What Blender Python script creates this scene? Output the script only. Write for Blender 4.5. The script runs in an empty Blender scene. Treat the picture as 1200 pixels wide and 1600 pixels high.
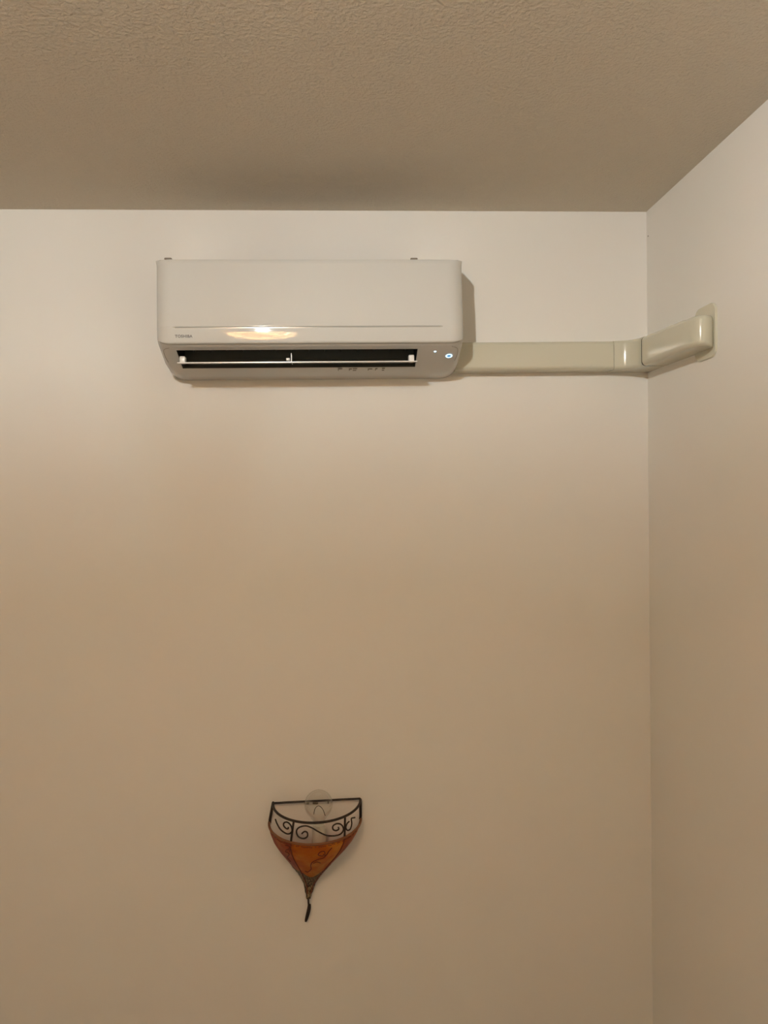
import bpy, bmesh, math, random
from mathutils import Vector, Matrix
random.seed(4)
CAM_H = 1.75          # camera height; heights h below are measured from it
WALL_Y = 2.2          # back wall plane
RX = 0.896            # right wall plane
CEIL = 0.8035         # ceiling height above the camera
scn = bpy.context.scene

# ------------------------------------------------------------------ camera
psi, pit, rol = 0.05472, -0.02412, -0.01620
F = Vector((math.sin(psi)*math.cos(pit), math.cos(psi)*math.cos(pit), math.sin(pit)))
R0 = Vector((math.cos(psi), -math.sin(psi), 0)); U0 = R0.cross(F)
Rv = R0*math.cos(rol) + U0*math.sin(rol); Uv = U0*math.cos(rol) - R0*math.sin(rol)
cd = bpy.data.cameras.new('camera'); cam = bpy.data.objects.new('camera', cd)
scn.collection.objects.link(cam)
M = Matrix((Rv, Uv, -F)).transposed().to_4x4(); M.translation = Vector((0, 0, CAM_H))
cam.matrix_world = M
cd.sensor_fit = 'HORIZONTAL'; cd.sensor_width = 36; cd.lens = 36; cd.clip_start = 0.02
scn.camera = cam

# ------------------------------------------------------------------ world, light, exposure
w = bpy.data.worlds.new('world'); scn.world = w; w.use_nodes = True
w.node_tree.nodes['Background'].inputs[0].default_value = (0.5, 0.45, 0.4, 1)
w.node_tree.nodes['Background'].inputs[1].default_value = 0.02
BULB_COL = (0.96, 1.01, 1.00); BULB_POWER = 3150.0    # the lit bulb of the ceiling lamp
LAMP = (-0.385, 0.0, 0.715)                            # bulb centre (x, y, h)
vs = scn.view_settings
vs.view_transform = 'Standard'; vs.look = 'None'; vs.exposure = 0.0; vs.gamma = 1.0; vs.use_curve_mapping = False
cy = scn.cycles
cy.max_bounces = 14; cy.diffuse_bounces = 8; cy.glossy_bounces = 5; cy.transmission_bounces = 8; cy.transparent_max_bounces = 12
cy.sample_clamp_indirect = 60.0; cy.use_guiding = True; cy.guiding_training_samples = 16; cy.caustics_reflective = True; cy.blur_glossy = 0.1

# ------------------------------------------------------------------ materials
def mat(name, col, rough=0.5, metal=0.0, spec=0.5, **k):
    m = bpy.data.materials.new(name); m.use_nodes = True
    b = m.node_tree.nodes['Principled BSDF']
    b.inputs['Base Color'].default_value = (*col, 1); b.inputs['Roughness'].default_value = rough
    b.inputs['Metallic'].default_value = metal; b.inputs['Specular IOR Level'].default_value = spec
    for a, v in k.items(): b.inputs[a.replace('_', ' ')].default_value = v
    return m
def nodes(m): return m.node_tree.nodes, m.node_tree.links, m.node_tree.nodes['Principled BSDF']
def add_bump(m, scale, dist, strength=1.0, detail=3.0, rough=0.5, ramp=None):
    n, l, b = nodes(m)
    tc = n.new('ShaderNodeTexCoord'); nt = n.new('ShaderNodeTexNoise'); bp = n.new('ShaderNodeBump')
    nt.inputs['Scale'].default_value = scale; nt.inputs['Detail'].default_value = detail; nt.inputs['Roughness'].default_value = rough
    l.new(tc.outputs['Object'], nt.inputs['Vector'])
    src = nt.outputs['Fac']
    if ramp:
        cr = n.new('ShaderNodeValToRGB'); cr.color_ramp.elements[0].position = ramp[0]; cr.color_ramp.elements[1].position = ramp[1]
        l.new(src, cr.inputs['Fac']); src = cr.outputs['Color']
    l.new(src, bp.inputs['Height']); bp.inputs['Distance'].default_value = dist; bp.inputs['Strength'].default_value = strength
    l.new(bp.outputs['Normal'], b.inputs['Normal'])
def add_tint(m, c1, c2, scale):
    n, l, b = nodes(m)
    tc = n.new('ShaderNodeTexCoord'); nt = n.new('ShaderNodeTexNoise'); cr = n.new('ShaderNodeValToRGB')
    nt.inputs['Scale'].default_value = scale; nt.inputs['Detail'].default_value = 2
    cr.color_ramp.elements[0].position = .35; cr.color_ramp.elements[1].position = .65
    cr.color_ramp.elements[0].color = (*c1, 1); cr.color_ramp.elements[1].color = (*c2, 1)
    l.new(tc.outputs['Object'], nt.inputs['Vector']); l.new(nt.outputs['Fac'], cr.inputs['Fac']); l.new(cr.outputs['Color'], b.inputs['Base Color'])

m_wall = mat('wall_paint', (.78, .76, .73), .75, spec=.25); add_tint(m_wall, (.775, .755, .715), (.765, .758, .718), 2.2); add_bump(m_wall, 60, .0004, .25)
m_ceil = mat('ceiling_plaster', (.67, .61, .51), .85, spec=.2); add_bump(m_ceil, 135, .0030, .75, detail=4, rough=.55, ramp=(.38, .72))
m_floor = mat('floor_wood', (.34, .20, .11), .45)
n, l, b = nodes(m_floor)
tc = n.new('ShaderNodeTexCoord'); br = n.new('ShaderNodeTexBrick'); l.new(tc.outputs['Object'], br.inputs['Vector'])
br.inputs['Scale'].default_value = 1.0; br.inputs['Brick Width'].default_value = 1.2; br.inputs['Row Height'].default_value = .14; br.inputs['Mortar Size'].default_value = .002
br.inputs['Color1'].default_value = (.33, .325, .325, 1); br.inputs['Color2'].default_value = (.29, .285, .285, 1); br.inputs['Mortar'].default_value = (.08, .05, .03, 1)
l.new(br.outputs['Color'], b.inputs['Base Color'])
m_plastic = mat('white_gloss_plastic', (.60, .60, .57), .035, spec=.27)
m_body = mat('white_satin_plastic_shaded', (.50, .49, .455), .15)  # same white as the panel; underside shade is put into this darker colour
m_duct = mat('cream_pvc', (.575, .56, .45), .17)
m_gap = mat('dark_gap', (.03, .022, .015), .8, spec=.1)
m_seam = mat('seam_grey', (.22, .19, .15), .5)
m_black = mat('outlet_black', (.012, .012, .011), .5)
m_dgrey = mat('outlet_grey', (.10, .10, .085), .35)
m_grill = mat('intake_grille_dark', (.045, .045, .04), .6)
m_flap = mat('flap_white', (.82, .81, .77), .25)
m_logo = mat('lettering_grey', (.10, .09, .085), .4)
m_iron = mat('wrought_iron', (.028, .018, .013), .5, .3); add_bump(m_iron, 300, .0006, .5)
m_metal = mat('lamp_metal', (.22, .20, .17), .35, .8)
m_white = mat('white_ceramic', (.6, .58, .50), .3)
def emis(name, col, s):
    m = bpy.data.materials.new(name); m.use_nodes = True
    n = m.node_tree.nodes; n.clear(); o = n.new('ShaderNodeOutputMaterial'); e = n.new('ShaderNodeEmission')
    e.inputs[0].default_value = (*col, 1); e.inputs[1].default_value = s
    m.node_tree.links.new(e.outputs[0], o.inputs[0]); return m
m_bulb = emis('lit_bulb', BULB_COL, BULB_POWER)
m_led = emis('blue_white_led', (.62, .85, 1.0), 1.6)
m_led2 = emis('blue_led_core', (.12, .38, .75), .8)
def hide_mat(name, c1, c2, c3, scale, trans, seed):
    m = bpy.data.materials.new(name); m.use_nodes = True
    n = m.node_tree.nodes; l = m.node_tree.links; n.clear()
    o = n.new('ShaderNodeOutputMaterial'); tc = n.new('ShaderNodeTexCoord'); mp = n.new('ShaderNodeMapping'); nt = n.new('ShaderNodeTexNoise')
    mp.inputs['Location'].default_value = (seed, seed*.7, seed*.3)
    nt.inputs['Scale'].default_value = scale; nt.inputs['Detail'].default_value = 3
    cr = n.new('ShaderNodeValToRGB'); e = cr.color_ramp.elements
    e[0].position = .36; e[0].color = (*c1, 1); e[1].position = .68; e[1].color = (*c3, 1); x = e.new(.52); x.color = (*c2, 1)
    l.new(tc.outputs['Object'], mp.inputs[0]); l.new(mp.outputs[0], nt.inputs['Vector']); l.new(nt.outputs['Fac'], cr.inputs['Fac'])
    pb = n.new('ShaderNodeBsdfPrincipled'); pb.inputs['Roughness'].default_value = .42; l.new(cr.outputs['Color'], pb.inputs['Base Color'])
    tr = n.new('ShaderNodeBsdfTranslucent'); l.new(cr.outputs['Color'], tr.inputs['Color'])
    mx = n.new('ShaderNodeMixShader'); mx.inputs[0].default_value = trans
    l.new(pb.outputs[0], mx.inputs[1]); l.new(tr.outputs[0], mx.inputs[2])
    bp = n.new('ShaderNodeBump'); n2 = n.new('ShaderNodeTexNoise'); n2.inputs['Scale'].default_value = 220
    l.new(tc.outputs['Object'], n2.inputs['Vector']); l.new(n2.outputs['Fac'], bp.inputs['Height']); bp.inputs['Distance'].default_value = .0008
    l.new(bp.outputs[0], pb.inputs['Normal'])
    l.new(mx.outputs[0], o.inputs[0]); return m
m_hide_mid = hide_mat('hide_orange', (.48, .10, .006), (.62, .18, .010), (.74, .40, .06), 13, .4, 1.0)
m_hide_l = hide_mat('hide_rose_red', (.36, .055, .018), (.42, .085, .03), (.46, .15, .06), 22, .4, 3.0)
m_hide_r = hide_mat('hide_red_orange', (.40, .07, .012), (.50, .12, .02), (.55, .17, .04), 22, .4, 5.0)
m_hide_lamp = hide_mat('hide_amber', (.87, .40, .14), (.90, .50, .20), (.93, .60, .31), 7, .62, 7.0)
m_henna = mat('henna_brown', (.15, .022, .006), .6)
m_hem = mat('hide_hem', (.20, .07, .02), .55); add_bump(m_hem, 250, .001, .6)
m_cord = mat('cord_binding', (.1, .06, .03), .6)
n, l, b = nodes(m_cord)
tc = n.new('ShaderNodeTexCoord'); mp = n.new('ShaderNodeMapping'); mp.inputs['Scale'].default_value = (1, 1, .10); nt = n.new('ShaderNodeTexNoise'); nt.inputs['Scale'].default_value = 420; nt.inputs['Detail'].default_value = 2
cr = n.new('ShaderNodeValToRGB'); cr.color_ramp.elements[0].position = .47; cr.color_ramp.elements[0].color = (.035, .018, .008, 1); cr.color_ramp.elements[1].position = .66; cr.color_ramp.elements[1].color = (.42, .30, .15, 1)
l.new(tc.outputs['Object'], mp.inputs[0]); l.new(mp.outputs[0], nt.inputs['Vector']); l.new(nt.outputs['Fac'], cr.inputs['Fac']); l.new(cr.outputs[0], b.inputs['Base Color'])
m_glass = bpy.data.materials.new('thin_clear_glass'); m_glass.use_nodes = True
n = m_glass.node_tree.nodes; l = m_glass.node_tree.links; n.clear()
o = n.new('ShaderNodeOutputMaterial'); tp = n.new('ShaderNodeBsdfTransparent'); tp.inputs[0].default_value = (.965, .965, .95, 1)
gl = n.new('ShaderNodeBsdfGlossy'); gl.inputs['Roughness'].default_value = .06; fr = n.new('ShaderNodeLayerWeight'); fr.inputs['Blend'].default_value = .35
ml = n.new('ShaderNodeMath'); ml.operation = 'MULTIPLY'; ml.inputs[1].default_value = .45
mx = n.new('ShaderNodeMixShader'); l.new(fr.outputs['Facing'], ml.inputs[0]); l.new(ml.outputs[0], mx.inputs[0]); l.new(tp.outputs[0], mx.inputs[1]); l.new(gl.outputs[0], mx.inputs[2]); l.new(mx.outputs[0], o.inputs[0])

# ------------------------------------------------------------------ helpers
def finish(name, bm, m, parent=None, loc=None, smooth=True, angle=35, mats=None):
    bmesh.ops.recalc_face_normals(bm, faces=bm.faces)
    for f in bm.faces: f.smooth = smooth
    for e in bm.edges:
        e.smooth = not (len(e.link_faces) == 2 and e.calc_face_angle(0) > math.radians(angle))
    if loc is not None:
        for v in bm.verts: v.co -= Vector(loc)
    me = bpy.data.meshes.new(name); bm.to_mesh(me); bm.free()
    for mm in (mats or [m]): me.materials.append(mm)
    ob = bpy.data.objects.new(name, me); scn.collection.objects.link(ob)
    if loc is not None: ob.location = loc
    if parent is not None:
        ob.parent = parent
        ob.location = Vector(ob.location) - Vector(parent.location) if loc is not None else -Vector(parent.location)
    return ob
def P(x, y, h): return Vector((x, y, CAM_H + h))
def box(bm, x0, x1, y0, y1, h0, h1, bev=0.0):
    t = bmesh.new()
    vs_ = [t.verts.new(P(x, y, h)) for x in (x0, x1) for y in (y0, y1) for h in (h0, h1)]
    for q in ((0, 1, 3, 2), (4, 6, 7, 5), (0, 4, 5, 1), (2, 3, 7, 6), (0, 2, 6, 4), (1, 5, 7, 3)): t.faces.new([vs_[i] for i in q])
    if bev: bmesh.ops.bevel(t, geom=t.edges[:], offset=bev, segments=3, affect='EDGES', profile=.5)
    me = bpy.data.meshes.new('t'); t.to_mesh(me); t.free(); bm.from_mesh(me); bpy.data.meshes.remove(me)
def spline(pts, n=6):
    pts = [Vector(p) for p in pts]
    if len(pts) < 3: return pts
    q = [2*pts[0]-pts[1]] + pts + [2*pts[-1]-pts[-2]]; out = []
    for i in range(1, len(q)-2):
        for k in range(n):
            t = k/n; a, b_, c, d = q[i-1], q[i], q[i+1], q[i+2]
            out.append(.5*((2*b_)+(c-a)*t+(2*a-5*b_+4*c-d)*t*t+(3*b_-a-3*c+d)*t**3))
    return out+[pts[-1]]
def tube(bm, pts, r, n=8, r2=None, closed=False):
    """round bar through points; r may be a list; r2 flattens it along the wall normal"""
    pts = [Vector(p) for p in pts]; N = len(pts); rings = []
    up = None
    for i, p in enumerate(pts):
        a = pts[(i-1) % N] if (closed or i) else pts[0]; c = pts[(i+1) % N] if (closed or i < N-1) else pts[-1]
        t = (c-a); t = t.normalized() if t.length > 1e-9 else Vector((0, 0, 1))
        if up is None: up = Vector((0, 1, 0)) if abs(t.y) < .9 else Vector((0, 0, 1))
        s = t.cross(up)
        if s.length < 1e-4: s = t.cross(Vector((0, 0, 1)))
        s.normalize(); up = s.cross(t).normalized()
        ri = r[i] if isinstance(r, (list, tuple)) else r; rj = ri*(r2 or 1)
        rings.append([bm.verts.new(p+s*ri*math.cos(2*math.pi*k/n)+up*rj*math.sin(2*math.pi*k/n)) for k in range(n)])
    for i in range(N if closed else N-1):
        A, B = rings[i], rings[(i+1) % N]
        for k in range(n): bm.faces.new((A[k], A[(k+1) % n], B[(k+1) % n], B[k]))
    if not closed: bm.faces.new(rings[0][::-1]); bm.faces.new(rings[-1])
def lathe(bm, cx, cy, prof, n=32, a0=0, a1=2*math.pi, cap=False):
    """prof: (r, h)"""
    full = abs(a1-a0-2*math.pi) < 1e-6; m_ = n if full else n+1; rings = []
    for r, h in prof:
        if r < 1e-6: rings.append([bm.verts.new(P(cx, cy, h))]*m_)
        else: rings.append([bm.verts.new(P(cx+r*math.cos(a0+(a1-a0)*k/n), cy+r*math.sin(a0+(a1-a0)*k/n), h)) for k in range(m_)])
    for A, B in zip(rings, rings[1:]):
        for k in range(n):
            q = [A[k], A[(k+1) % m_], B[(k+1) % m_], B[k]]; u = []
            for x in q:
                if x not in u: u.append(x)
            if len(u) > 2: bm.faces.new(u)
def empty(name, loc, label, cat, group=None):
    o = bpy.data.objects.new(name, None); scn.collection.objects.link(o); o.location = loc; o.empty_display_size = .05
    o['label'] = label; o['category'] = cat
    if group: o['group'] = group
    return o
def struct(name, x0, x1, y0, y1, h0, h1, m):
    bm = bmesh.new(); box(bm, x0, x1, y0, y1, h0, h1); o = finish(name, bm, m, smooth=False); o['kind'] = 'structure'; return o

# ------------------------------------------------------------------ the room
LX, FY, T = -2.6, -2.3, .1
struct('wall_back', LX-T, RX+T, WALL_Y, WALL_Y+T, -CAM_H, CEIL, m_wall)
struct('wall_right', RX, RX+T, FY, WALL_Y, -CAM_H, CEIL, m_wall)
struct('wall_left', LX-T, LX, FY, WALL_Y, -CAM_H, CEIL, m_wall)
struct('wall_front', LX-T, RX+T, FY-T, FY, -CAM_H, CEIL, m_wall)
struct('ceiling', LX-T, RX+T, FY-T, WALL_Y+T, CEIL, CEIL+T, m_ceil)
struct('floor', LX-T, RX+T, FY-T, WALL_Y+T, -CAM_H-T, -CAM_H, m_floor)

# ------------------------------------------------------------------ air conditioner
XC, W = -0.0698, 0.3939
R_END = .042
ac = empty('air_conditioner', P(XC, WALL_Y, .33), 'white split air conditioner unit mounted high on the wall below the ceiling', 'air conditioner')
def stations(extra):
    xs = []
    for k in range(13):
        th = math.pi/2*(1-k/12); xs.append((-W+R_END-R_END*math.sin(th), 1-math.cos(th)))
    for x in sorted(extra): xs.append((x-XC, 0.0))
    for k in range(13):
        th = math.pi/2*k/12; xs.append((W-R_END+R_END*math.sin(th), 1-math.cos(th)))
    return xs
def shell(profile, xs, fn=None):
    """profile rows (d, h, inset_d, inset_h); xs stations (x, amount). returns bmesh and vertex grid"""
    bm = bmesh.new(); G = []
    for x, a in xs:
        row = []
        for j, (d, h, id_, ih) in enumerate(profile):
            dd, hh = d+id_*a, h+ih*a
            if fn: dd, hh = fn(j, x+XC, dd, hh)
            row.append(bm.verts.new(P(XC+x, WALL_Y-dd, hh)))
        G.append(row)
    return bm, G
# front panel: top edge, long face leaning back, groove, curved strip, rounded lip
fp = [(.190, .6045, 0, -.003), (.203, .6045, -.008, -.003), (.2115, .6020, -.022, -.003), (.2150, .5965, -.030, -.002), (.2165, .589, -.034, 0)]
for k in range(1, 9):
    t = k/8; fp.append((.2165+.0133*t-.0022*t*(1-t)*-1, .589-.1565*t, -.036, 0))
fp += [(.2303, .4305, -.036, 0), (.2301, .4286, -.036, 0), (.2288, .4274, -.036, 0), (.2200, .4268, -.036, 0), (.2200, .4244, -.036, 0), (.2294, .4240, -.036, 0), (.2300, .4236, -.036, 0)]
G0 = len(fp)-6
d, h = .2300, .4236; NS = 10; STRIP0, STRIP1, STRIPH = .020, .076, .0325
for k in range(1, NS+1):
    tl = STRIP0+(STRIP1-STRIP0)*(k-.5)/NS; h -= STRIPH/NS; d -= tl*STRIPH/NS
    fp.append((d, h, -.036, .002+.010*(k/NS)))
fp += [(d-.0006, h-.0022, -.035, .016), (d-.0022, h-.0040, -.033, .019), (d-.0052, h-.0052, -.030, .022), (d-.014, h-.0058, -.022, .023), (d-.020, h-.004, -.018, .023)]
GL, GR = -.4085, .2568
def groove(j, x, d, h):
    """the groove fades out at both ends instead of running round the corners"""
    if G0 <= j <= G0+5:
        k = 1.0
        if x < GL: k = max(0, 1-(GL-x)/.008)
        if x > GR: k = max(0, 1-(x-GR)/.008)
        d += (1-k)*(.2301-fp[j][0])
    return d, h
ex = [XC+(-W+R_END)+.0005, GL-.010, GL-.006, GL, GL+.004] + [GL+(GR-GL)*k/12 for k in range(1, 12)] + [GR-.004, GR, GR+.006, GR+.010]
bm, G = shell(fp, stations(ex), groove)
for a, b_ in zip(G, G[1:]):
    for j in range(len(fp)-1): bm.faces.new((a[j], a[j+1], b_[j+1], b_[j]))
front = finish('front_panel', bm, m_plastic, ac, angle=30)
front['label'] = 'glossy white front panel with a thin groove above its lower strip'

# casing: back, sloping top, underside with the outlet opening
OL, OR = -.4165, .2045
casing = [(0, .327, 0, .022), (0, .652, 0, 0), (.02, .652, 0, 0), (.10, .632, 0, -.002), (.150, .6180, 0, -.002), (.182, .6075, -.004, -.003), (.200, .6028, -.008, -.003), (.213, .590, -.036, 0), (.226, .44, -.036, 0), (.2260, .400, -.036, .008), (.219, .3865, -.032, .018), (.212, .3815, -.020, .021), (.206, .3790, -.014, .021), (.197, .3752, -.010, .020), (.119, .3415, -.004, .019), (.060, .3290, -.002, .020), (.018, .3270, 0, .018)]
JO = 13
bm, G = shell(casing, stations([OL, OR]))
n_ = len(casing); cols = stations([OL, OR]); io = [i for i, c in enumerate(cols) if abs(c[0]+XC-OL) < 1e-6][0]
for i, (a, b_) in enumerate(zip(G, G[1:])):
    for j in range(n_):
        if i == io and j == JO: continue
        bm.faces.new((a[j], a[(j+1) % n_], b_[(j+1) % n_], b_[j]))
bm.faces.new(G[0]); bm.faces.new(G[-1][::-1])
body = finish('casing', bm, m_body, ac, angle=28)
# air outlet: dark duct behind the opening
bm = bmesh.new()
op = [(.197, .3752), (.1935, .3835), (.176, .410), (.120, .425), (.085, .400), (.0975, .368), (.119, .3415)]
rows = [[bm.verts.new(P(x, WALL_Y-d_, h_)) for d_, h_ in op] for x in (OL, OR)]
for j in range(len(op)-1):
    f = bm.faces.new((rows[0][j], rows[0][j+1], rows[1][j+1], rows[1][j])); f.material_index = 1 if j >= 4 else (2 if j == 0 else 0)
for r_ in rows: bm.faces.new(r_)
outlet = finish('air_outlet', bm, None, ac, smooth=False, mats=[m_black, m_dgrey, m_body])
outlet['label'] = 'black slot-shaped air outlet'
# inner vanes behind the outlet
for k in range(14):
    bm = bmesh.new(); x = OL+.03+k*.0435
    vv = [P(x+dx, WALL_Y-d_, h_) for dx in (-.0008, .0008) for d_, h_ in ((.150, .407), (.115, .409), (.108, .385), (.128, .388))]
    q = [bm.verts.new(v) for v in vv]
    for f in ((0, 1, 2, 3), (7, 6, 5, 4), (0, 4, 5, 1), (1, 5, 6, 2), (2, 6, 7, 3), (3, 7, 4, 0)): bm.faces.new([q[i] for i in f])
    finish('vertical_vane', bm, m_black, outlet, smooth=False)
# horizontal flap
bm = bmesh.new(); prof = []
for k in range(9):
    t = k/8; prof.append((.1935-.070*t, .3440+.0700*.168*t-.0035*4*t*(1-t)*.5))
ring = [(d_, h_+.0014*math.sin(math.pi*min(1, (i+1)/3))) for i, (d_, h_) in enumerate(prof)] + [(d_, h_-.0012) for d_, h_ in prof[::-1]]
rows = [[bm.verts.new(P(x, WALL_Y-d_, h_)) for d_, h_ in ring] for x in (-.4155, .2034)]
for j in range(len(ring)): bm.faces.new((rows[0][j], rows[0][(j+1) % len(ring)], rows[1][(j+1) % len(ring)], rows[1][j]))
bm.faces.new(rows[0]); bm.faces.new(rows[1][::-1])
flap = finish('air_flap', bm, m_flap, ac, angle=40); flap['label'] = 'thin white horizontal flap swung open across the outlet'
for x, wx in ((-.4075, .0075), (.1905, .0075)):
    bm = bmesh.new(); box(bm, x-wx, x+wx, 2.030, 2.052, .3475, .3655, .003); finish('flap_bracket', bm, m_flap, flap)
bm = bmesh.new(); box(bm, -.1395, -.1295, 2.036, 2.048, .3535, .3600, .001); box(bm, -.1248, -.1234, 2.012, 2.055, .3455, .3680); finish('flap_bracket', bm, m_flap, flap)
# underside details, all lying on the sloping underside
def und(x, Y, off=0.0):
    """point on the underside plane pushed out by off"""
    d_ = WALL_Y-Y; s = (.3752-.3415)/(.197-.119); h_ = .3415+(d_-.119)*s
    nn = Vector((0, -s, -1)).normalized()          # outward, down and to the front
    return P(x, Y, h_)+nn*off
def on_end(x, d):
    """point on the casing underside, also on its rounded ends"""
    ax = abs(x-XC)-(W-R_END); a = 0.0
    if ax > 0: a = 1-math.sqrt(max(0, 1-(ax/R_END)**2))
    rows_ = [(p[0]+p[2]*a, p[1]+p[3]*a) for p in casing[10:16]]
    for (d0, h0), (d1, h1) in zip(rows_, rows_[1:]):
        if d1 <= d <= d0: return P(x, WALL_Y-d, h0+(h1-h0)*(d0-d)/(d0-d1))
    return P(x, WALL_Y-d, rows_[0][1])
for pts in ([(-.4330, .205), (-.4450, .196), (-.4520, .182), (-.4535, .160), (-.4500, .138)], [(.2930, .205), (.3050, .196), (.3120, .182), (.3135, .160), (.3100, .138)]):
    bm = bmesh.new(); tube(bm, spline([on_end(*p) for p in pts]), .0007, 6); finish('end_cap_seam', bm, m_seam, ac)
def disc_on_under(x, Y, r0, r1, t, name, m, parent=ac):
    bm = bmesh.new(); s = (.3752-.3415)/(.197-.119); nn = Vector((0, -s, -1)).normalized(); u = Vector((1, 0, 0)); v_ = nn.cross(u)
    c = und(x, Y, .0004); n = 28; prof_ = [(r0, 0), (r0, t), (r1, t), (r1, 0)] if r0 > 0 else [(0, t), (r1*.7, t), (r1, t*.4), (r1, 0)]
    rg = []
    for rr, tt in prof_:
        rg.append([bm.verts.new(c+nn*tt+(u*math.cos(a)+v_*math.sin(a))*max(rr, 1e-5)) for a in [2*math.pi*k/n for k in range(n)]])
    for A, B in zip(rg, rg[1:]):
        for k in range(n): bm.faces.new((A[k], A[(k+1) % n], B[(k+1) % n], B[k]))
    return finish(name, bm, m, parent)
disc_on_under(.2515, 2.014, 0, .0036, .0006, 'indicator_light', m_led)
rg_ = disc_on_under(.2905, 2.033, .0052, .0092, .0006, 'power_button_ring', m_led)
rg_['label'] = 'glowing pale blue ring around the power button'
disc_on_under(.2905, 2.033, 0, .0050, .0005, 'power_button', m_led2)
# small printed marks below the outlet
lab = bmesh.new()
random.seed(9)
def quad_strip(bm, x0, x1, Y0, Y1):
    a = [und(x0, Y0, .0004), und(x1, Y0, .0004), und(x1, Y1, .0004), und(x0, Y1, .0004)]
    q = [bm.verts.new(v) for v in a]; q2 = [bm.verts.new(v-Vector((0, 0, -.0003))) for v in a]
    bm.faces.new(q); bm.faces.new(q2[::-1])
    for i in range(4): bm.faces.new((q[i], q2[i], q2[(i+1) % 4], q[(i+1) % 4]))
x = -.004
m_mark = mat('print_brown', (.10, .08, .05), .5)
while x < .128:
    wdt = random.choice((.004, .006, .008, .012)); k = random.random()
    if k < .72:
        y0 = 2.0845+random.random()*.003; quad_strip(lab, x, x+wdt, y0, y0+random.choice((.004, .006)))
        if random.random() < .6: quad_strip(lab, x, x+wdt*.8, 2.0935, 2.0965)
        if random.random() < .5: quad_strip(lab, x, x+.0016, y0, 2.0965)
    x += wdt+random.choice((.001, .002, .005))
pr = finish('printed_marks', lab, m_mark, ac, smooth=False); pr['label'] = 'tiny dark print under the outlet'
# lettering
fc = bpy.data.curves.new('brand_lettering', 'FONT'); fc.body = 'TOSHIBA'; fc.size = .0098; fc.extrude = .0002; fc.offset = .00030; fc.space_character = 1.08
fc.align_x = 'CENTER'; fc.align_y = 'CENTER'
tmp = bpy.data.objects.new('tmp', fc); scn.collection.objects.link(tmp); bpy.context.view_layer.update()
me = bpy.data.meshes.new_from_object(tmp.evaluated_get(bpy.context.evaluated_depsgraph_get())); bpy.data.objects.remove(tmp)
wd = max(v.co.x for v in me.vertices)-min(v.co.x for v in me.vertices)
for v in me.vertices:
    x_, y_, z_ = v.co; k = .0436/wd; hh = .4040+y_*.98; dd = .2300-(.4236-hh)*(STRIP0+(STRIP1-STRIP0)*(.4236-hh)/STRIPH*.5)+z_+.0003
    v.co = Vector((-.3905+x_*k, WALL_Y-dd, CAM_H+hh))
me.materials.append(m_logo)
lo = bpy.data.objects.new('brand_lettering', me); scn.collection.objects.link(lo); lo.parent = ac; lo.location = -Vector(ac.location)
# top: intake grille and latches
bm = bmesh.new()
for k in range(9):
    d_ = .02+k*.0185; h_ = .652-(d_-.02)*.25-max(0, d_-.10)*.045-.001
    box(bm, -.325, .185, WALL_Y-d_-.006, WALL_Y-d_+.003, h_, h_+.0015)
for k in range(12): 
    x = -.325+k*.510/11
    vv = [P(x+dx, WALL_Y-d_, h_) for dx in (-.001, .001) for d_, h_ in ((.015, .6500), (.172, .6080), (.172, .6100), (.015, .6535))]
    q = [bm.verts.new(v) for v in vv]
    for f in ((0, 1, 2, 3), (7, 6, 5, 4), (0, 4, 5, 1), (1, 5, 6, 2), (2, 6, 7, 3), (3, 7, 4, 0)): bm.faces.new([q[i] for i in f])
vv = [P(x, WALL_Y-d_, h_) for x in (-.330, .190) for d_, h_ in ((.012, .6500), (.100, .6300), (.180, .6060), (.180, .6086), (.100, .6325), (.012, .6528))]
q = [bm.verts.new(v) for v in vv]
bm.faces.new(q[:6]); bm.faces.new(q[6:][::-1])
for i in range(6): bm.faces.new((q[i], q[(i+1) % 6], q[6+(i+1) % 6], q[6+i]))
finish('intake_grille', bm, m_grill, ac, smooth=False)
for x in (-.430, .1975):
    bm = bmesh.new(); box(bm, x-.0095, x+.0095, 1.990, 2.008, .6020, .6078, .0028); finish('panel_latch', bm, m_seam, ac)

# ------------------------------------------------------------------ pipe trunking
tr = empty('pipe_trunking', P(.6, WALL_Y, .341), 'cream plastic pipe trunking running from the air conditioner around the room corner', 'trunking')
def sweep(st, name, m, rr=.011, cap0=True, cap1=True, lab=None):
    """stations (wall_x, wall_y, outer_x, outer_y, h0, h1): rounded outer edges"""
    bm = bmesh.new(); rows = []
    for wx, wy, ox, oy, h0, h1 in st:
        L = math.hypot(ox-wx, oy-wy) or 1e-4; ux, uy = (ox-wx)/L, (oy-wy)/L; r = min(rr, L*.9); row = []
        pr_ = [(0, h0)]
        for k in range(7):
            a = math.pi/2*k/6; pr_.append((L-r+r*math.sin(a), h0+r-r*math.cos(a)))
        for k in range(7):
            a = math.pi/2*k/6; pr_.append((L-r+r*math.cos(a), h1-r+r*math.sin(a)))
        pr_.append((0, h1))
        rows.append([bm.verts.new(P(wx+ux*s_, wy+uy*s_, h_)) for s_, h_ in pr_])
    n = len(rows[0])
    for A, B in zip(rows, rows[1:]):
        for j in range(n-1): bm.faces.new((A[j], A[j+1], B[j+1], B[j]))
    if cap0: bm.faces.new(rows[0])
    if cap1: bm.faces.new(rows[-1][::-1])
    o = finish(name, bm, m, tr, angle=40)
    if lab: o['label'] = lab
    return o
sweep([(.3225, WALL_Y, .3225, WALL_Y-.0605, .3405, .4195), (.774, WALL_Y, .774, WALL_Y-.0605, .3405, .4205)], 'straight_cover', m_duct, lab='straight length of cream trunking along the back wall')
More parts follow.
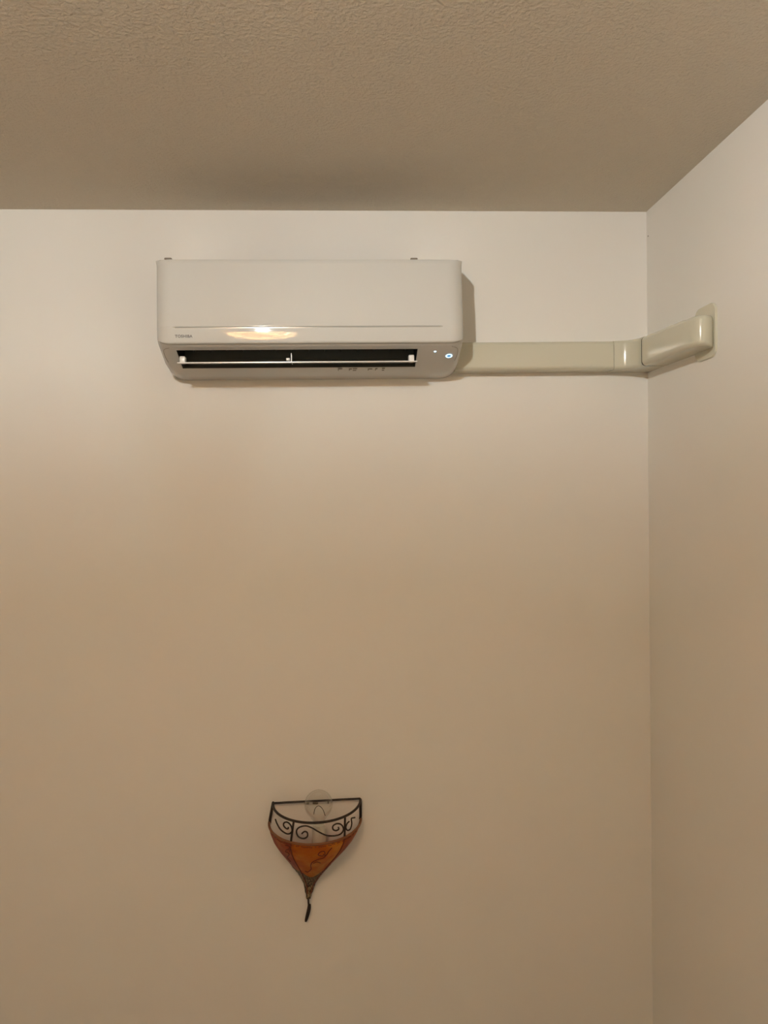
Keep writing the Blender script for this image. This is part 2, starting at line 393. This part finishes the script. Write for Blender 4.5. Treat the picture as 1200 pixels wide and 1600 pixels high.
sweep([(.7740, WALL_Y, .7740, WALL_Y-.058, .342, .4185), (.776, WALL_Y, .776, WALL_Y-.058, .342, .4185)], 'joint_gap', m_gap)
el = [(.7750, WALL_Y, .7750, WALL_Y-.0615, .3395, .4210), (.790, WALL_Y, .785, WALL_Y-.0625, .3395, .4215)]
cxa, cya, ra = .785, 2.1375-.045, .045          # concave inner bend
for k in range(1, 10):
    a = math.pi/2*k/9; ox = cxa+ra*math.sin(a); oy = cya+ra*math.cos(a)
    wx = min(RX, .790+(RX-.790)*k/4.5); wy = WALL_Y if k < 5 else WALL_Y-(k-4.5)/4.5*(WALL_Y-2.092)
    el.append((wx, wy, ox, oy, .3395-.0005*k/9, .4215))
el.append((RX, 2.0800, .8290, 2.0800, .3385, .4205))
sweep(el, 'corner_elbow', m_duct, lab='inside corner elbow with a bright vertical highlight')
sweep([(RX, 2.0800, .8300, 2.0800, .3395, .4192), (RX, 2.0735, .8300, 2.0735, .3395, .4192)], 'joint_gap', m_gap)
def hh(Y): t = (2.074-Y)/(2.074-1.78); return (.3385-.0035*t, .4195-.0125*t)
rs_ = [(RX, 2.0732, .8290, 2.0732, *hh(2.074)), (RX, 1.95, .8290, 1.95, *hh(1.95)), (RX, 1.86, .8295, 1.84, *hh(1.86))]
for k, (ox, oy) in enumerate([(.8300, 1.815), (.8320, 1.795), (.8355, 1.780), (.8410, 1.7700), (.8480, 1.7645), (.8560, 1.7630), (.8650, 1.7655), (.8740, 1.7715), (.8820, 1.7800), (.8900, 1.7920)]):
    rs_.append((RX, 1.855-.005*k, ox, oy, *hh(1.80)))
sweep(rs_, 'end_elbow', m_duct, rr=.013, lab='rounded end piece turning into the right wall')
# flange: rounded plate on the right wall
bm = bmesh.new(); y0, y1, h0, h1, r = 1.783, 1.890, .3135, .4440, .026; out = []
for cy_, ch_, a0 in ((y1-r, h1-r, 0), (y0+r, h1-r, 90), (y0+r, h0+r, 180), (y1-r, h0+r, 270)):
    for k in range(9):
        a = math.radians(a0+90*k/8); out.append((cy_+r*math.cos(a), ch_+r*math.sin(a)))
cyc, chc = (y0+y1)/2, (h0+h1)/2; rows = []
for xx, sc in ((RX, 1.0), (RX-.0040, 1.0), (RX-.0058, .985), (RX-.0062, .95)):
    rows.append([bm.verts.new(P(xx, cyc+(a-cyc)*sc, chc+(b_-chc)*sc)) for a, b_ in out])
for A, B in zip(rows, rows[1:]):
    for k in range(len(A)): bm.faces.new((A[k], A[(k+1) % len(A)], B[(k+1) % len(A)], B[k]))
bm.faces.new(rows[-1])
finish('wall_flange', bm, m_duct, tr, angle=40)

# tiny nail hole mark near the corner
bm = bmesh.new(); tube(bm, [P(RX+.002, 2.187, .7294), P(RX-.0015, 2.187, .7294)], .0017, 10); nl = finish('nail', bm, m_seam)
nl['label'] = 'tiny dark nail head in the right wall near the ceiling corner'; nl['category'] = 'nail'

# ------------------------------------------------------------------ unlit wall lamp (half bowl of painted hide in an iron frame)
XS, D0, TI = -.086, .012, .08
prof = [(-.877, .1245), (-.930, .130), (-.950, .1275), (-.975, .116), (-1.0, .099), (-1.025, .079), (-1.05, .059), (-1.073, .041), (-1.095, .026), (-1.115, .014), (-1.135, .009), (-1.16, .005)]
def Rr(h):
    for (a, ra_), (b_, rb) in zip(prof, prof[1:]):
        if b_ <= h <= a: return ra_+(rb-ra_)*(a-h)/(a-b_)
    return prof[0][1] if h > prof[0][0] else prof[-1][1]
def LP(h, th, off=0.0):
    r = Rr(h)+off; dd = r*math.sin(th)
    return P(XS+.105*(h+.876)+r*math.cos(th), WALL_Y-D0-dd, h-TI*dd)
wl = empty('wall_lamp', P(XS, WALL_Y, -.88), 'unlit half-bowl wall lamp of orange painted hide in a dark scrolled iron frame', 'wall lamp')
TH1, TH2 = math.radians(118.5), math.radians(50)
def hide(name, a, b_, m, h0=-.933, h1=-1.062, lab=None, n=14, dip=0.0):
    bm = bmesh.new(); rows = []
    hs = [h0+(h1-h0)*k/22 for k in range(23)]
    for off in (0.0, -.0008):
        for q, h in enumerate(hs): rows.append([bm.verts.new(LP(h-dip*math.sin(math.pi*k/n)*(q/22)**3, a+(b_-a)*k/n, off)) for k in range(n+1)])
    H = len(hs)
    for s_ in (0, H):
        for i in range(H-1):
            for k in range(n): bm.faces.new((rows[s_+i][k], rows[s_+i][k+1], rows[s_+i+1][k+1], rows[s_+i+1][k]))
    for k in range(n): bm.faces.new((rows[0][k], rows[0][k+1], rows[H][k+1], rows[H][k])); bm.faces.new((rows[H-1][k], rows[H-1][k+1], rows[2*H-1][k+1], rows[2*H-1][k]))
    for i in range(H-1):
        for k in (0, n): bm.faces.new((rows[i][k], rows[i+1][k], rows[H+i+1][k], rows[H+i][k]))
    o = finish(name, bm, m, wl, angle=60)
    if lab: o['label'] = lab
    return o
mid = hide('hide_panel', TH2, TH1, m_hide_mid, dip=.022, h1=-1.058, lab='bright orange hide panel with a brown vine drawing')
lft = hide('hide_panel', TH1, math.pi, m_hide_l, lab='rose-red hide panel')
rgt = hide('hide_panel', 0, TH2, m_hide_r, lab='red-orange hide panel')
# cord-bound tip
bm = bmesh.new(); rows = []
for k in range(26):
    row = []
    for q in range(19):
        th = math.pi*q/18; top = -1.052-(.022*math.sin(math.pi*(th-TH2)/(TH1-TH2)) if TH2 < th < TH1 else -.004); h = top-(1.158+top)*k/25
        row.append(bm.verts.new(LP(h, th, .0010+.0006*math.sin(q*5+k*2))))
    rows.append(row)
for A, B in zip(rows, rows[1:]):
    for q in range(18): bm.faces.new((A[q], A[q+1], B[q+1], B[q]))
    bm.faces.new((A[0], A[18], B[18], B[0]))
bm.faces.new(rows[-1])
cb = finish('cord_binding', bm, m_cord, wl, angle=70); cb['label'] = 'tapering tip bound in dark and straw cord'
# frame: straight bar, half rings, posts, ribs
bm = bmesh.new()
tube(bm, [P(-.2105, 2.186, -.8782), P(.0384, 2.186, -.8745)], .0031)
finish('back_bar', bm, m_iron, wl)
bm = bmesh.new(); tube(bm, [LP(-.877, math.pi*k/40) for k in range(41)], .0035); finish('rim_ring', bm, m_iron, wl)
bm = bmesh.new(); tube(bm, [LP(-.933, math.pi*k/40, .0012) for k in range(41)], .0036); hm = finish('lower_ring', bm, m_hem, wl); hm['label'] = 'lower ring wrapped in brown hide hem'
for th in (0.0, TH2, TH1, math.pi):
    edge = th in (0.0, math.pi)
    bm = bmesh.new(); tube(bm, [LP(-.877-.058*k/6, th) for k in range(7)], .0040 if edge else .0029); finish('post', bm, m_iron, wl)
    bm = bmesh.new(); tube(bm, [LP(-.936-.205*k/24, th, .0006) for k in range(25)], .0024 if edge else .0018); finish('rib', bm, m_iron if edge else m_henna, wl)
S = {}
S['mid']= [(-0.1239, 2.0653, -0.9163), (-0.1162, 2.0642, -0.91), (-0.1086, 2.0625, -0.9126), (-0.1088, 2.0613, -0.9227), (-0.1195, 2.0626, -0.9281), (-0.1332, 2.0671, -0.9243), (-0.1383, 2.0709, -0.912), (-0.1314, 2.0699, -0.9011), (-0.113, 2.0654, -0.8953), (-0.0948, 2.0623, -0.9008), (-0.0769, 2.0615, -0.9119), (-0.056, 2.0643, -0.9232), (-0.035, 2.0718, -0.9283), (-0.0183, 2.0813, -0.9277), (-0.011, 2.0871, -0.9182), (-0.0163, 2.0839, -0.9042), (-0.0284, 2.077, -0.8976), (-0.0391, 2.0718, -0.9011), (-0.0392, 2.0711, -0.91), (-0.0317, 2.0741, -0.9153), (-0.0241, 2.0784, -0.9138), (-0.0249, 2.0783, -0.9076)]
S['left']= [(-0.1998, 2.1288, -0.9006), (-0.1943, 2.117, -0.9083), (-0.184, 2.1016, -0.9176), (-0.1693, 2.087, -0.9225), (-0.1581, 2.0796, -0.9212), (-0.1508, 2.0768, -0.9126), (-0.1532, 2.0804, -0.9002), (-0.1627, 2.0882, -0.8933), (-0.1724, 2.0953, -0.8967), (-0.1748, 2.0957, -0.9045), (-0.1676, 2.0884, -0.9099), (-0.1618, 2.0842, -0.9093), (-0.1612, 2.0847, -0.9049)]
S['right']= [(0.0212, 2.1243, -0.9027), (0.0133, 2.1125, -0.8989), (0.011, 2.1095, -0.9007), (0.012, 2.1104, -0.9137), (0.0081, 2.105, -0.9253), (0.0002, 2.0966, -0.9259), (-0.0042, 2.0928, -0.9163), (-0.001, 2.0962, -0.907), (0.0053, 2.1027, -0.9038)]
S['post1']= [(-0.1459, 2.0781, -0.8903), (-0.1461, 2.0747, -0.9104), (-0.1457, 2.0708, -0.9332)]
S['post2']= [(-0.0044, 2.0937, -0.8933), (-0.0072, 2.0905, -0.9105), (-0.0091, 2.0878, -0.9326)]
S['rib1']= [(-0.1442, 2.0692, -0.9387), (-0.1412, 2.0721, -0.9647), (-0.1377, 2.0937, -1.0029), (-0.1343, 2.1294, -1.0455), (-0.127, 2.1572, -1.082)]
S['h1']= [(-0.0432, 2.072, -0.961), (-0.0525, 2.0745, -0.9726), (-0.0573, 2.0776, -0.9816), (-0.0695, 2.0751, -0.9839), (-0.0808, 2.0699, -0.9779), (-0.0735, 2.0664, -0.9685), (-0.0645, 2.0684, -0.9686), (-0.0626, 2.0735, -0.9773), (-0.0678, 2.073, -0.9789)]
S['h2']= [(-0.0573, 2.0776, -0.9816), (-0.0668, 2.0829, -0.993), (-0.0821, 2.0821, -0.9966), (-0.0977, 2.088, -1.0065), (-0.1031, 2.101, -1.022), (-0.1024, 2.1149, -1.0382), (-0.1125, 2.127, -1.0516), (-0.1202, 2.1257, -1.0481)]
S['h3']= [(-0.095, 2.0926, -1.012), (-0.0856, 2.089, -1.0066), (-0.0752, 2.0983, -1.0146)]
S['hl1']= [(-0.1704, 2.0859, -0.9551), (-0.1602, 2.0789, -0.9547), (-0.16, 2.0815, -0.9637), (-0.1673, 2.0894, -0.9692), (-0.1704, 2.0965, -0.978), (-0.163, 2.0912, -0.9789), (-0.1614, 2.0955, -0.9872), (-0.1681, 2.1136, -1.0018), (-0.1639, 2.1178, -1.0102), (-0.1587, 2.1201, -1.0173)]
S['hl2']= [(-0.1602, 2.0789, -0.9547), (-0.1565, 2.077, -0.9586), (-0.1586, 2.0854, -0.9732)]
for k in ('mid', 'left', 'right'):
    bm = bmesh.new(); tube(bm, [P(*p) for p in spline(S[k])], .0021, 8); finish('iron_scroll', bm, m_iron, wl)
for k, par, r in (('h1', mid, .0013), ('h2', mid, .0013), ('h3', mid, .0010), ('hl1', lft, .0014), ('hl2', lft, .0012)):
    bm = bmesh.new(); tube(bm, [P(*p)+Vector((0, -.0009, .0004)) for p in spline(S[k])], r, 6)
    o = finish('painted_vine', bm, m_henna, wl); o.parent = par; o.location = Vector((0, 0, 0))
# dashed stitches along the hem and the panel seams
bm = bmesh.new()
for k in range(3, 74):
    if random.random() < .75: tube(bm, [LP(-.9415+random.uniform(-.0012, .0012), math.pi*k/77, .0006), LP(-.9415+random.uniform(-.0015, .0015), math.pi*(k+.8)/77, .0006)], .0009, 5)
finish('stitching', bm, m_henna, wl)
# iron tail with flat hook
bm = bmesh.new(); tube(bm, spline([LP(-1.135, math.pi/2, -.006), LP(-1.158, math.pi/2, -.003), P(-.1145, 2.178, -1.176)]), .0028, 8)
pts = spline([P(-.1125, 2.177, -1.170), P(-.1140, 2.178, -1.184), P(-.1190, 2.181, -1.205), P(-.1245, 2.184, -1.2240)], 5)
N = len(pts); tube(bm, pts, [.0026+.0028*math.sin(math.pi*min(1, (i+2)/(N+1)))**.5 for i in range(N)], 10, r2=.6)
finish('hook', bm, m_iron, wl)
# lamp holder and clear globe bulb inside the bowl
bx_, by_ = -.0795, 2.135
bm = bmesh.new(); lathe(bm, bx_, by_, [(0, -.985), (.018, -.985), (.020, -.980), (.020, -.935), (.0165, -.930), (.0165, -.922), (0, -.922)], 28); finish('lamp_holder', bm, m_white, wl)
bm = bmesh.new(); tube(bm, spline([P(bx_, by_, -.975), P(bx_, 2.160, -.985), P(bx_, 2.190, -.985), P(bx_, 2.197, -.985)]), .003); finish('holder_arm', bm, m_iron, wl)
bulb = None
bm = bmesh.new(); gp = [(.0135, -.924), (.0140, -.915)]
for k in range(1, 15):
    a = math.radians(-58+148*k/14); gp.append((.0395*math.cos(a) if k < 14 else 0, -.866+.0395*math.sin(a)))
lathe(bm, bx_, by_, gp, 36); bulb = finish('bulb', bm, m_glass, wl, angle=80); bulb['label'] = 'unlit clear globe bulb'
bm = bmesh.new(); tube(bm, spline([P(bx_-.014, by_, -.894), P(bx_-.010, by_, -.878), P(bx_, by_, -.870), P(bx_+.011, by_, -.880), P(bx_+.018, by_, -.899)]), .0009, 6); finish('filament', bm, m_gap, bulb)
# small wall bracket with screws behind the bar
for x0, x1 in ((-.1165, -.1085), (-.0985, -.0830), (-.0560, -.0520)):
    bm = bmesh.new(); box(bm, x0, x1, 2.188, 2.2, -.8870, -.8815, .001); finish('wall_fixing', bm, m_metal, wl)
for o in list(scn.objects):
    if o.parent in (bulb, outlet, flap) and o.type == 'MESH': o.location = Vector((0, 0, 0))

# ------------------------------------------------------------------ lit ceiling lamp (just out of the frame, mirrored in the panel)
lx, ly, lh = LAMP
cl = empty('ceiling_lamp', P(lx, ly, CEIL), 'lit ceiling lamp with an open bowl of amber hide, mirrored in the air conditioner panel', 'ceiling lamp')
bm = bmesh.new(); lathe(bm, lx, ly, [(0, CEIL), (.045, CEIL), (.045, CEIL-.006), (.030, CEIL-.016), (0, CEIL-.016)], 32); finish('ceiling_rose', bm, m_iron, cl)
bm = bmesh.new(); lathe(bm, lx, ly, [(0, CEIL-.014), (.014, CEIL-.014), (.014, lh+.036), (0, lh+.036)], 24); finish('lamp_socket', bm, m_metal, cl)
bm = bmesh.new(); lathe(bm, lx, ly, [(0, lh+.038), (.011, lh+.036), (.011, lh+.028)]+[(.022*math.cos(math.radians(a)), lh+.022*math.sin(math.radians(a))) for a in range(55, -90, -12)]+[(0, lh-.022)], 24)
lb = finish('bulb', bm, m_bulb, cl); lb['label'] = 'glowing bulb'
BR, BH, BD = .18, lh-.046, .165
def bowl(t): return (BR*math.cos(t*math.pi/2)**.75 if t < 1 else 0.003, BH-BD*math.sin(t*math.pi/2)**1.2)
bm = bmesh.new(); lathe(bm, lx, ly, [bowl(k/14) for k in range(15)], 48); sh = finish('lamp_shade', bm, m_hide_lamp, cl); sh['label'] = 'amber hide bowl glowing from the bulb inside'
bm = bmesh.new(); tube(bm, [P(lx+BR*math.cos(a), ly+BR*math.sin(a), BH) for a in [2*math.pi*k/48 for k in range(48)]], .004, closed=True); finish('shade_rim', bm, m_iron, cl)
for q in range(6):
    a = math.radians(30+60*q); ca, sa = math.cos(a), math.sin(a)
    bm = bmesh.new(); tube(bm, [P(lx+(bowl(k/12)[0]+.002)*ca, ly+(bowl(k/12)[0]+.002)*sa, bowl(k/12)[1]) for k in range(13)], .0028, 6); finish('shade_rib', bm, m_iron, cl)
    bm = bmesh.new(); tube(bm, spline([P(lx+BR*ca, ly+BR*sa, BH), P(lx+(BR+.035)*ca, ly+(BR+.035)*sa, BH-.004), P(lx+(BR+.065)*ca, ly+(BR+.065)*sa, BH+.018)]), [.004]*7+[.0035]*3+[.003, .0025, .002], 6); finish('curled_finial', bm, m_iron, cl)
for q in range(3):
    a = math.radians(90+120*q); ca, sa = math.cos(a), math.sin(a)
    bm = bmesh.new(); tube(bm, [P(lx+BR*ca, ly+BR*sa, BH), P(lx+.035*ca, ly+.035*sa, CEIL-.01)], .0018, 6); finish('hanging_rod', bm, m_iron, cl)
